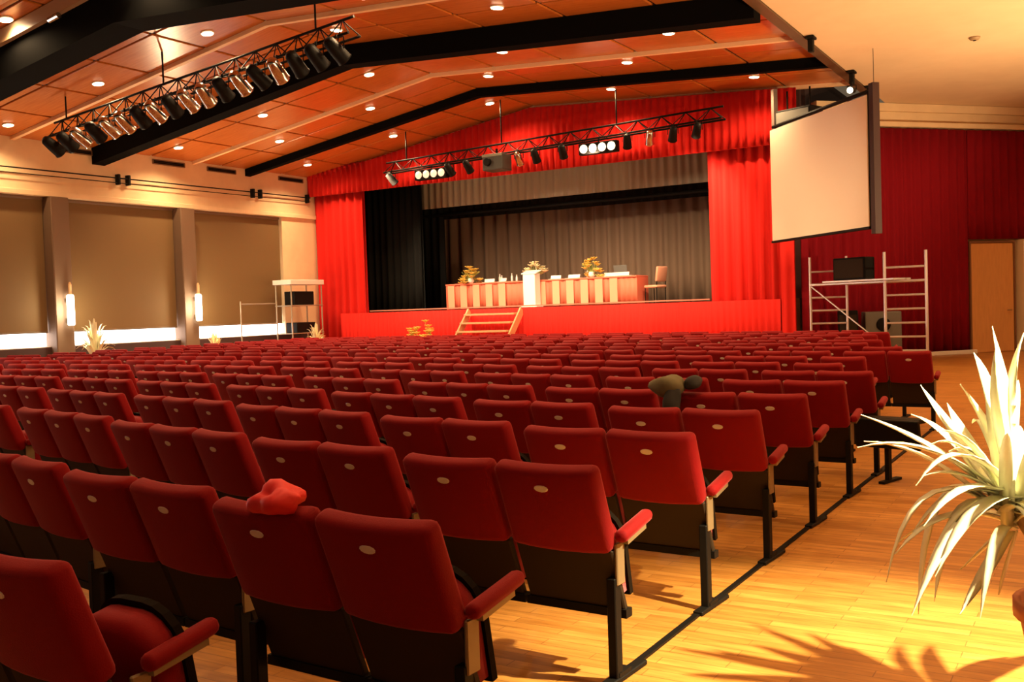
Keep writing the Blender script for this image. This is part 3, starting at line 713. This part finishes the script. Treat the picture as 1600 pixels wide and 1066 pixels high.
# ------------------------------------------------------------------ projection screen right of the stage
sa, sb = Vector((-6.60, 22.70, 0)), Vector((-3.95, 20.0, 0)); sd_ = sb-sa; sang = math.atan2(sd_.y, sd_.x); SW = sd_.length
r = thing('projection_screen', 'large blank cream projection screen hanging at an angle', 'screen', (sa.x, sa.y, 0), sang)
bm = B(); aabox(bm, 0, SW, -.012, .012, 2.85, 5.35); part('surface', bm, SCREEN, r)
bm = B(); aabox(bm, -.03, SW+.03, .02, .07, 2.80, 5.36); part('backing', bm, BLACK, r)
bm = B(); aabox(bm, -.02, SW+.02, -.03, .02, 2.80, 2.848); part('bottom_bar', bm, BLACK, r)
bm = B(); aabox(bm, SW+.06, SW+.20, .0, .14, 2.7, 5.55); part('pole', bm, mat('pole_dark', (.030, .006, .005), .6), r)
bm = B(); aabox(bm, -.12, .0, .10, .20, 5.1, 6.3); part('pole', bm, mat('pole_grey', (.16, .12, .10), .5), r)
bm = B(); tube(bm, (SW+.13, .07, 5.5), (SW+.13, .07, 6.2), .006, 5); part('wire', bm, BLACK, r)
bm = B(); tube(bm, (-.1, .12, 5.45), (SW+.1, .12, 5.45), .04, 8); part('top_bar', bm, BLACK, r)
par('lit spotlight above the right corner of the projection screen', (-4.25, 20.15, 5.62), (-4.6, 17.6, 5.2), BLACK, .62, None, mat('small_lamp', (1, .9, .7), .4, emit=((1, .85, .6), 4)))
r = thing('hanging_loudspeaker', 'black loudspeaker hanging behind the projection screen', 'loudspeaker', (-6.0, 22.9, 5.05), math.radians(-20))
bm = B(); box(bm, (.95, .5, .75), T((0, 0, .375)), .03, 2); part('cabinet', bm, BLACK, r)
bm = B(); box(bm, (.85, .02, .64), T((0, -.26, .375)), .005); part('grille', bm, GREYB, r)
bm = B(); tube(bm, (-.3, 0, .74), (-.3, 0, 1.2), .02, 6); tube(bm, (.3, 0, .74), (.3, 0, 1.2), .02, 6); part('hanger', bm, BLACK, r)
for i, (y, z) in enumerate(((18.3, 6.17), (21.6, 6.17), (23.4, 6.17))):
    r = thing('ceiling_clamp', 'small dark fitting on the edge of cream ceiling, %s from the stage' % ORD[3-i], 'fitting', (XE+.30, y, z), 0, 'fittings along the ceiling edge')
    bm = B(); box(bm, (.16, .22, .05), T((0, 0, -.005)), .01); part('plate', bm, BLACK, r)
    bm = B(); box(bm, (.10, .12, .24), T((0, 0, -.14)), .02, 2); part('body', bm, BLACK, r)

# ------------------------------------------------------------------ scaffold and equipment
r = thing('scaffold', 'white metal mobile scaffold with two ladder frames', 'scaffold', (0, 0, 0))
F1 = (Vector((-4.20, 22.75, .10)), Vector((-3.36, 22.75, .10))); F2 = (Vector((-6.0, 23.55, .10)), Vector((-5.22, 23.75, .10)))
for fi, (p, q) in enumerate((F1, F2)):
    for e in (p, q):
        bm = B(); tube(bm, e, e+Vector((0, 0, 2.36)), .032 if fi == 0 else .028, 8); part('upright', bm, ALU, r)
        bm = B(); lathe(bm, [(.05, -.0), (.05, .05)], 12, T((e.x, e.y-.025, .052), rx=-PI/2)); part('castor', bm, BLACK, r)
    for k in range(7):
        z = .22+.30*k
        bm = B(); tube(bm, p+Vector((0, 0, z)), q+Vector((0, 0, z)), .022, 6); part('rung', bm, ALU, r)
for e, f in ((F1[0], F2[0]), (F1[1], F2[1])):
    bm = B(); tube(bm, e+Vector((0, 0, 1.72)), f+Vector((0, 0, 1.72)), .03, 6); part('ledger', bm, ALU, r)
bm = B(); mid = (F1[0]+F1[1]+F2[0]+F2[1])/4; dv = (F2[0]-F1[0])
box(bm, (dv.length-.12, .62, .04), T((mid.x, mid.y, 1.87), rz=math.atan2(dv.y, dv.x)), .004); part('platform', bm, ALU, r)
bm = B(); tube(bm, F1[0]+Vector((0, 0, .3)), F2[0]+Vector((0, 0, 1.7)), .016, 6); part('diagonal', bm, ALU, r)
PZ = 1.892
r = thing('loudspeaker', 'black loudspeaker lying on top of the scaffold platform', 'loudspeaker', (-4.95, 23.25, PZ), math.radians(-20))
bm = B(); box(bm, (.80, .40, .50), T((0, 0, .25)), .02, 2); part('cabinet', bm, BLACK, r)
bm = B(); box(bm, (.72, .012, .42), T((0, -.207, .25)), .003); part('grille', bm, SHELL, r)
r = thing('flight_case', 'grey box with a dark front standing behind the scaffold', 'box', (-4.62, 24.5, 0), math.radians(20))
bm = B(); box(bm, (.80, .6, 1.15), T((0, 0, .575)), .02, 2); part('body', bm, GREYB, r)
for z in (.35, .85):
    bm = B(); lathe(bm, [(.16, 0), (.16, .02), (.12, .024)], 16, T((0, -.30, z), rx=PI/2)); part('speaker_cone', bm, BLACK, r)
r = thing('speaker_tower', 'black upright loudspeaker beside the grey box behind scaffold', 'loudspeaker', (-5.27, 24.0, 0), math.radians(15))
bm = B(); box(bm, (.44, .4, 1.20), T((0, 0, .60)), .02, 2); part('cabinet', bm, BLACK, r)
bm = B(); box(bm, (.38, .012, 1.0), T((0, -.207, .60)), .003); part('grille', bm, SHELL, r)
bm = B(); tube(bm, (0, 0, 1.2), (0, 0, 1.75), .02, 8); part('pole', bm, ALU, r)

# ------------------------------------------------------------------ plant in the foreground
LV = [[(-0.297,4.0,0.8),(-0.326,4.034,1.073),(-0.377,4.067,1.377)],[(-0.307,4.0,0.776),(-0.364,4.083,0.948),(-0.501,4.166,1.154)],
[(-0.318,4.0,0.775),(-0.372,3.952,1.058),(-0.353,3.903,1.302)],[(-0.329,4.0,0.728),(-0.576,4.021,0.948),(-0.846,4.042,1.04)],
[(-0.339,4.0,0.727),(-0.524,4.141,0.959),(-0.662,4.283,1.138)],[(-0.339,4.0,0.727),(-0.48,4.142,0.911),(-0.564,4.285,1.067)],
[(-0.35,4.0,0.703),(-0.627,3.9,0.943),(-0.718,3.799,0.453)],[(-0.35,4.0,0.703),(-0.586,3.925,0.965),(-0.618,3.851,0.333)],
[(-0.34,4.0,0.703),(-0.495,3.876,0.862),(-0.548,3.752,0.416)],[(-0.33,4.0,0.657),(-0.405,3.999,0.557),(-0.493,3.998,0.476)],
[(-0.32,4.0,0.635),(-0.394,3.869,0.495),(-0.464,3.739,0.385)],[(-0.299,4.0,0.637),(-0.344,4.004,0.467),(-0.366,4.008,0.393)],
[(-0.339,4.0,0.727),(-0.518,4.064,0.849),(-0.69,4.129,0.652)],[(-0.319,4.0,0.728),(-0.48,3.948,0.891),(-0.604,3.895,0.833)],
[(-0.33,4.0,0.681),(-0.521,4.073,0.725),(-0.744,4.146,0.516)],[(-0.317,4.0,0.798),(-0.336,4.046,1.166),(-0.274,4.092,1.35)],
[(-0.308,4.0,0.706),(-0.43,3.868,0.864),(-0.564,3.735,0.555)],[(-0.361,4.0,0.702),(-0.624,4.036,0.944),(-0.842,4.072,0.931)]]
PB = Vector((-.05, 4.0, 0))
r = thing('potted_plant', 'large brightly lit spiky-leaved plant in a terracotta pot at right', 'plant', PB)
bm = B(); lathe(bm, [(.17, 0), (.19, .02), (.25, .34), (.27, .345), (.27, .40), (.245, .40), (.235, .36)], 28); part('pot', bm, TERRA, r, True)
bm = B(); lathe(bm, [(.225, .345), (.226, .362), (.05, .37)], 20); part('soil', bm, SOIL, r)
bm = B(); tube(bm, (0, 0, .35), (-.16, 0, .56), .035, 10, .03); tube(bm, (-.16, 0, .56), (-.265, 0, .74), .03, 10, .026); part('stem', bm, mat('stem_bark', (.30, .20, .10), .8), r)
rnd = random.Random(4)
allv = [[Vector(p)-PB for p in l] for l in LV]
for i in range(36):
    a = rnd.uniform(-2.0, 2.0) if i < 22 else rnd.uniform(2.0, 4.3)
    ln = rnd.uniform(.38, .62); el = rnd.uniform(-.25, 1.2)
    base = Vector((-.27+rnd.uniform(-.03, .03), rnd.uniform(-.03, .03), rnd.uniform(.64, .78)))
    d = Vector((math.cos(a)*math.cos(el), math.sin(a)*math.cos(el), math.sin(el)))
    tip = base+d*ln+Vector((0, 0, -.30*math.cos(el)*rnd.uniform(.3, 1.2)))
    tip.z = max(tip.z, .42)
    mid = base+d*ln*.55+Vector((0, 0, .10))
    allv.append([base, mid, tip])
for l in allv:
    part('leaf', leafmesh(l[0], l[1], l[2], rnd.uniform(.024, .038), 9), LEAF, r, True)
# tall made-up floor lamps outside the view, added to brighten the ceilings
for i, y in enumerate((5.5, 10.5, 15.5, 20.5)):
    r = thing('added_uplighter', 'added black floor-standing fill lamp along the right aisle, %s from the camera' % ORD[i+1], 'lamp', (1.6, y, 0), 0, 'added fill lamps along the right aisle')
    bm = B(); lathe(bm, [(.16, 0), (.16, .02), (.03, .035)], 20); part('base', bm, BLACK, r)
    bm = B(); tube(bm, (0, 0, .03), (0, 0, 1.86), .016, 8); part('pole', bm, BLACK, r)
    bm = B(); lathe(bm, [(.03, 1.85), (.17, 1.98), (.165, 1.985), (.03, 1.87)], 20); part('bowl', bm, BLACK, r, True)
    lamp('added_uplighter_beam', 'SPOT', (0, 0, 2.02), UP_W, parent=r, target=(-8, 0, 8.5), spot_size=math.radians(125), spot_blend=.5, shadow_soft_size=.1)
# floor lamp that lights the plant (stands right of the picture)
LP = Vector((.17, 4.05, 2.30))
r = thing('floor_lamp', 'black floor-standing spotlight lighting the plant from the right', 'lamp', (LP.x+.22, LP.y, 0))
bm = B(); lathe(bm, [(.16, 0), (.16, .02), (.03, .035)], 20); part('base', bm, BLACK, r)
bm = B(); tube(bm, (0, 0, .03), (0, 0, 2.52), .014, 8); tube(bm, (0, 0, 2.52), (-.07, 0, 2.52), .014, 8); part('pole', bm, BLACK, r)
bm = B(); lathe(bm, [(.03, .12), (.05, .10), (.085, -.06), (.08, -.06)], 16, T((-.10, 0, 2.42), ry=math.radians(25))); part('shade', bm, BLACK, r, True)
lamp('floor_lamp_beam', 'SPOT', (LP.x, LP.y, LP.z), PLANT_W, (1, .82, .48), (-.78, 4.1, .0), spot_size=math.radians(68), spot_blend=.6, shadow_soft_size=.03)
